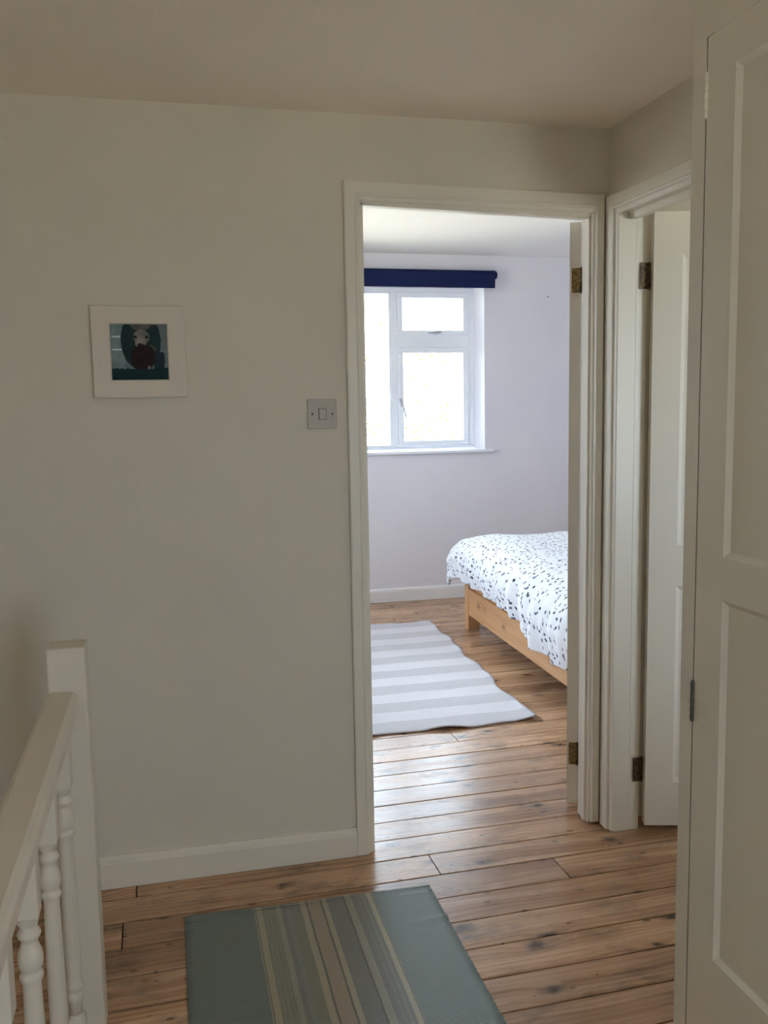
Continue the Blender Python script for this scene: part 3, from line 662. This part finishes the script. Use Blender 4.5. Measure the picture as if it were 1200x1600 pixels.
boxes('glazing_bead', [(MU[0]-.012, MU[0]+.0, .0, .016, SB, ST), (MU2[1], MU2[1]+.012, .0, .016, SB, ST), (MU2[1]+.0125, MU[0]-.0125, .0, .016, SB, SB+.012), (MU2[1]+.0125, MU[0]-.0125, .0, .016, ST-.012, ST)], 'upvc', wn)
def lever(parent, loc, ang, L):
    bm = bmesh.new(); add_box(bm, -.011, .011, -.024, -.0125, -.030, .030, .003)
    o = obj('window_handle', bm, 'chrome', parent); o.location = loc; o.rotation_euler = (0, ang, 0)
    bm = bmesh.new(); add_lathe(bm, [(.010, -.024), (.010, -.034)], 12, (0, 0, 0), 'Y')
    prev = None
    for i in range(9):
        t = i/8; z = -t*L; y = -.036-.016*math.sin(t*2.2); r = .0085*(1-.35*t)
        ring = [bm.verts.new((r*math.cos(a), y+r*.6*math.sin(a), z)) for a in [2*math.pi*k/10 for k in range(10)]]
        if prev:
            for k in range(10): bm.faces.new((prev[k], prev[(k+1) % 10], ring[(k+1) % 10], ring[k]))
        else: bm.faces.new(ring)
        prev = ring
    bm.faces.new(prev[::-1]); obj('lever', bm, 'chrome', o, smooth=True)
    bm = bmesh.new(); add_lathe(bm, [(.0045, -.0405), (.0045, -.0395)], 10, (0, 0, .0), 'Y'); obj('key_hole', bm, 'screw', o)
lever(s_low, (.322, 0, 1.455), math.radians(-14), .115)
lever(s_top, (.605, 0, 1.970), math.radians(84), .085)
lever([c for c in wn.children if c.name.startswith('sash')][3], (-.722, 0, 1.455), math.radians(14), .115)
lever([c for c in wn.children if c.name.startswith('sash')][2], (-.98, 0, 1.970), math.radians(84), .085)
box('friction_stay', .846, .856, -.016, -.0125, 1.47, 1.53, 'upvc', wn)
sill = box('trim_3', x0-.055, .960, 3.608, 3.868, 1.0815, 1.1015, 'upvc', None, 'structure', bev=.004); sill['label'] = 'white window board under the bedroom window'
# wall shoulder below the sill is in the far wall; the sill sits on it
# unseen windows, added to bring in more daylight: plain frames with panes
def added_window(name, label, loc, rz, wd, z0, z1):
    r = empty(name, loc, rz, 'structure'); r['label'] = label
    boxes('outer_frame', [(-wd/2, wd/2, 0, .05, z0, z0+.05), (-wd/2, wd/2, 0, .05, z1-.05, z1), (-wd/2, -wd/2+.05, 0, .05, z0+.05, z1-.05), (wd/2-.05, wd/2, 0, .05, z0+.05, z1-.05), (-.025, .025, 0, .05, z0+.05, z1-.05)], 'upvc', r)
    for s in (-1, 1): box('pane', min(s*.025, s*(wd/2-.05)), max(s*.025, s*(wd/2-.05)), .02, .026, z0+.05, z1-.05, 'glass', r)
added_window('window_added_2', 'unseen white window added in the landing right wall for light', (.02, (ADDED_REAR_WIN[0]+ADDED_REAR_WIN[1])/2, 0), -H, ADDED_REAR_WIN[1]-ADDED_REAR_WIN[0], ADDED_REAR_WIN[2], ADDED_REAR_WIN[3])
added_window('window_added_3', 'unseen white window added in the side room for light', ((ADDED_SIDE_WIN[0]+ADDED_SIDE_WIN[1])/2, -1.88, 0), math.pi, ADDED_SIDE_WIN[1]-ADDED_SIDE_WIN[0], ADDED_SIDE_WIN[2], ADDED_SIDE_WIN[3])
added_window('window_added_5', 'unseen white window added in the landing rear wall for light', ((ADDED_BACK_WIN[0]+ADDED_BACK_WIN[1])/2, Y_REAR-.1, 0), math.pi, ADDED_BACK_WIN[1]-ADDED_BACK_WIN[0], ADDED_BACK_WIN[2], ADDED_BACK_WIN[3])
added_window('window_added_4', 'unseen white window added in the bedroom left wall for light', (X_BL-.1, (ADDED_LEFT_WIN[0]+ADDED_LEFT_WIN[1])/2, 0), H, ADDED_LEFT_WIN[1]-ADDED_LEFT_WIN[0], ADDED_LEFT_WIN[2], ADDED_LEFT_WIN[3])

# ------------------------------------------------------------------ roller blind
rb = empty('roller_blind', (0, Y_BED, 2.36)); tag(rb, 'navy blue roller blind rolled up above the bedroom window', 'blind')
bm = bmesh.new(); add_lathe(bm, [(.029, -1.42), (.029, .968)], 24, (0, -.036, 0), 'X'); obj('roll', bm, 'navy', rb, smooth=False)
for xs_ in (.968, -1.434):
    bm = bmesh.new(); add_lathe(bm, [(.022, xs_), (.026, xs_+.003), (.026, xs_+.011), (.020, xs_+.014)], 20, (0, -.036, -.004), 'X'); obj('end_cap', bm, 'navy', rb, smooth=False)
# hanging cloth, in front of the roll, slightly bellied
bm = bmesh.new(); pr = [(-.0655, .006), (-.067, -.012), (-.0685, -.040), (-.0665, -.070), (-.064, -.098), (-.060, -.098), (-.0625, -.066), (-.0645, -.040), (-.063, -.012), (-.0615, .006)]
A = [bm.verts.new((-1.41, y, z)) for y, z in pr]; B = [bm.verts.new((.960, y, z)) for y, z in pr]
for i in range(len(pr)): bm.faces.new((A[i], A[(i+1) % 10], B[(i+1) % 10], B[i]))
bm.faces.new(A[::-1]); bm.faces.new(B); obj('blind_cloth', bm, 'navy', rb)
for xb_ in (-1.40, .93): box('bracket', xb_, xb_+.03, -.006, -.0005, -.03, .03, 'navy', rb)

# nail in the bedroom wall
bm = bmesh.new(); add_lathe(bm, [(.0022, .0), (.0022, -.012), (.0048, -.0125), (.0048, -.014)], 10, (0, 0, 0), 'Y'); na = obj('nail', bm, 'screw'); na.location = (1.392, Y_BED, 2.213)
tag(na, 'small dark nail in the bedroom wall right of the window', 'nail')

# ------------------------------------------------------------------ picture on the landing wall
pic = empty('picture_frame', (-1.4515, 0, 1.582)); tag(pic, 'small square white painted frame with dark print of a bearded figure, on landing wall', 'picture')
h, a, d = .129, .0775, .022
pts = [(-h, -h), (h, -h), (h, h), (-h, h)]; ins = [(-a, -a), (a, -a), (a, a), (-a, a)]
for i in range(4):
    o0, o1, i0, i1 = pts[i], pts[(i+1) % 4], ins[i], ins[(i+1) % 4]
    q = .0006
    P = lambda p, y: Vector((p[0], y, p[1]))
    mid = lambda p, r, t: (p[0]+(r[0]-p[0])*t, p[1]+(r[1]-p[1])*t)
    f0 = [P(o0, -.0005), P(o0, -d+.003), P(mid(o0, i0, .06), -d), P(mid(o0, i0, .94), -d+.002), P(i0, -d+.006), P(i0, -.0005)]
    f1 = [P(o1, -.0005), P(o1, -d+.003), P(mid(o1, i1, .06), -d), P(mid(o1, i1, .94), -d+.002), P(i1, -d+.006), P(i1, -.0005)]
    cen = sum(f0+f1, Vector())/12
    f0 = [v+(cen-v)*q for v in f0]; f1 = [v+(cen-v)*q for v in f1]
    sweep('frame_rail', (f0, f1), 'frame', pic)
def print_mesh(n=110):
    me = bpy.data.meshes.new('print'); vs, fs, cols = [], [], []
    from mathutils import noise
    def col(u, v):
        n1 = noise.noise(Vector((u*9, v*9, 0))); n2 = noise.noise(Vector((u*30, v*30, 4)))
        U, Vv = u+.012*n1+.006*n2, v+.012*n2
        el = lambda cx, cy, rx, ry: ((U-cx)/rx)**2+((Vv-cy)/ry)**2
        c = Vector((.155, .205, .225))*(1.0+.15*n1)
        if U < .24: c = Vector((.20, .27, .29))*(1+.25*n1)
        if .03 < u < .20 and (abs(v-.225) < .014 or abs(v-.455) < .016): c = Vector((.62, .70, .72))
        if abs(u-.255) < .012 and v < .09: c = Vector((.60, .68, .70))
        if u > .80 and v < .45: c = Vector((.15, .185, .21))*(1+.1*n1)
        if el(.53, .30, .345, .52) < 1 and not (U > .72 and Vv < .02): c = Vector((.012, .034, .036))*(1+.3*n1)
        if el(.53, -.02, .20, .14) < 1: c = Vector((.11, .105, .10))*(1+.4*n1)
        if el(.54, .235, .135, .13) < 1: c = Vector((.20, .185, .17))*(1+.35*n1)
        if el(.525, .345, .095, .085) < 1: c = Vector((.27, .24, .22))*(1+.35*n1)
        if el(.44, .235, .035, .028) < 1 or el(.635, .235, .033, .028) < 1: c = Vector((.012, .012, .012))
        if el(.52, .38, .055, .035) < 1: c = Vector((.03, .02, .018))
        if el(.72, .48, .07, .11) < 1 and n2 > -.1: c = Vector((.10, .085, .08))
        if .75 < U < .93 and .50 < Vv < .86: c = Vector((.014, .030, .042))
        if el(.56, .60, .215, .235) < 1: c = Vector((.018, .010, .008))*(1+.5*n1)
        if Vv > .80-.12*math.exp(-((u-.15)/.12)**2)*0+.04*abs(u-.5)*(-1): c = Vector((.006, .026, .032))*(1+.3*n1)
        if el(.655, .775, .025, .03) < 1: c = Vector((.25, .24, .23))
        return c
    for j in range(n+1):
        for i in range(n+1): vs.append(((i/n-.5)*2*(a+.002), -.011, (.5-j/n)*2*(a+.002)))
    for j in range(n):
        for i in range(n): k = j*(n+1)+i; fs.append((k, k+n+1, k+n+2, k+1))
    me.from_pydata(vs, [], fs); ca = me.color_attributes.new('print', 'FLOAT_COLOR', 'POINT')
    for j in range(n+1):
        for i in range(n+1): ca.data[j*(n+1)+i].color = (*[max(0, x) for x in col(i/n, j/n)], 1)
    return me
link('print', print_mesh(), 'print', pic)['label'] = 'dark teal print of a bearded figure in a hood'
box('backing_board', -a-.001, a+.001, -.0095, -.001, -a-.001, a+.001, 'dark', pic)

# ------------------------------------------------------------------ light switch
sw = empty('light_switch', (-.9315, 0, 1.399)); tag(sw, 'square white plastic light switch on the wall beside the bedroom doorway', 'switch')
box('plate', -.044, .044, -.0095, -.0005, -.044, .044, 'plastic', sw, bev=.0022)
bm = bmesh.new(); vs = add_box(bm, -.0105, .0105, -.0135, -.0096, -.0155, .0155, .001); bmesh.ops.rotate(bm, verts=bm.verts[:], cent=(0, -.0095, 0), matrix=Matrix.Rotation(math.radians(5), 3, 'X')); obj('rocker', bm, 'plastic', sw)
boxes('rocker_surround', [(-.0125, -.0112, -.0102, -.0096, -.017, .017), (.0112, .0125, -.0102, -.0096, -.017, .017), (-.0112, .0112, -.0102, -.0096, .0162, .0172), (-.0112, .0112, -.0102, -.0096, -.0172, -.0162)], 'screw', sw)
for s in (-1, 1):
    bm = bmesh.new(); add_lathe(bm, [(.0034, -.0096), (.0030, -.0104)], 12, (s*.0302, 0, 0), 'Y'); obj('screw', bm, 'screw', sw)

# ------------------------------------------------------------------ tree outside the window
def tree(x, y, hgt, seed):
    R = random.Random(seed); t = empty('garden_tree', (x, y, -3.0)); tag(t, 'thin leafy tree seen faintly through the bright bedroom window', 'tree')
    bm = bmesh.new(); tips = []
    def limb(p, d, L, r, lev):
        q = p; prev = None
        for k in range(5):
            ring = [bm.verts.new(q+(Vector((1, 0, 0))*math.cos(a_)+Vector((0, 1, 0))*math.sin(a_))*r*(1-.15*k)) for a_ in [2*math.pi*i/6 for i in range(6)]]
            if prev:
                for i in range(6): bm.faces.new((prev[i], prev[(i+1) % 6], ring[(i+1) % 6], ring[i]))
            prev = ring
            if k < 4: d = (d+Vector((R.uniform(-.2, .2), R.uniform(-.2, .2), R.uniform(-.05, .12)))).normalized(); q = q+d*L/4
            if lev > 0: tips.append(q.copy())
        if lev < 3:
            for _ in range(5 if lev == 0 else 3): limb(q-d*R.uniform(0, L*.5), (d+Vector((R.uniform(-.9, .9), R.uniform(-.9, .9), R.uniform(-.1, .5)))).normalized(), L*.62, r*.5, lev+1)
    limb(Vector((0, 0, 0)), Vector((0, 0, 1)), hgt*.5, .09, 0)
    obj('trunk', bm, 'bark', t)
    bm = bmesh.new()
    for p in tips:
        for _ in range(5):
            c = p+Vector((R.gauss(0, .16), R.gauss(0, .16), R.gauss(0, .14))); u_ = Vector((R.gauss(0, 1), R.gauss(0, 1), R.gauss(0, 1))).normalized()*.055; v_ = u_.orthogonal().normalized()*.026
            f = [bm.verts.new(c-u_), bm.verts.new(c+v_), bm.verts.new(c+u_), bm.verts.new(c-v_)]; bm.faces.new(f)
    obj('foliage', bm, 'leaf', t, 'stuff')
tree(2.9, 10.5, 6.2, 3)
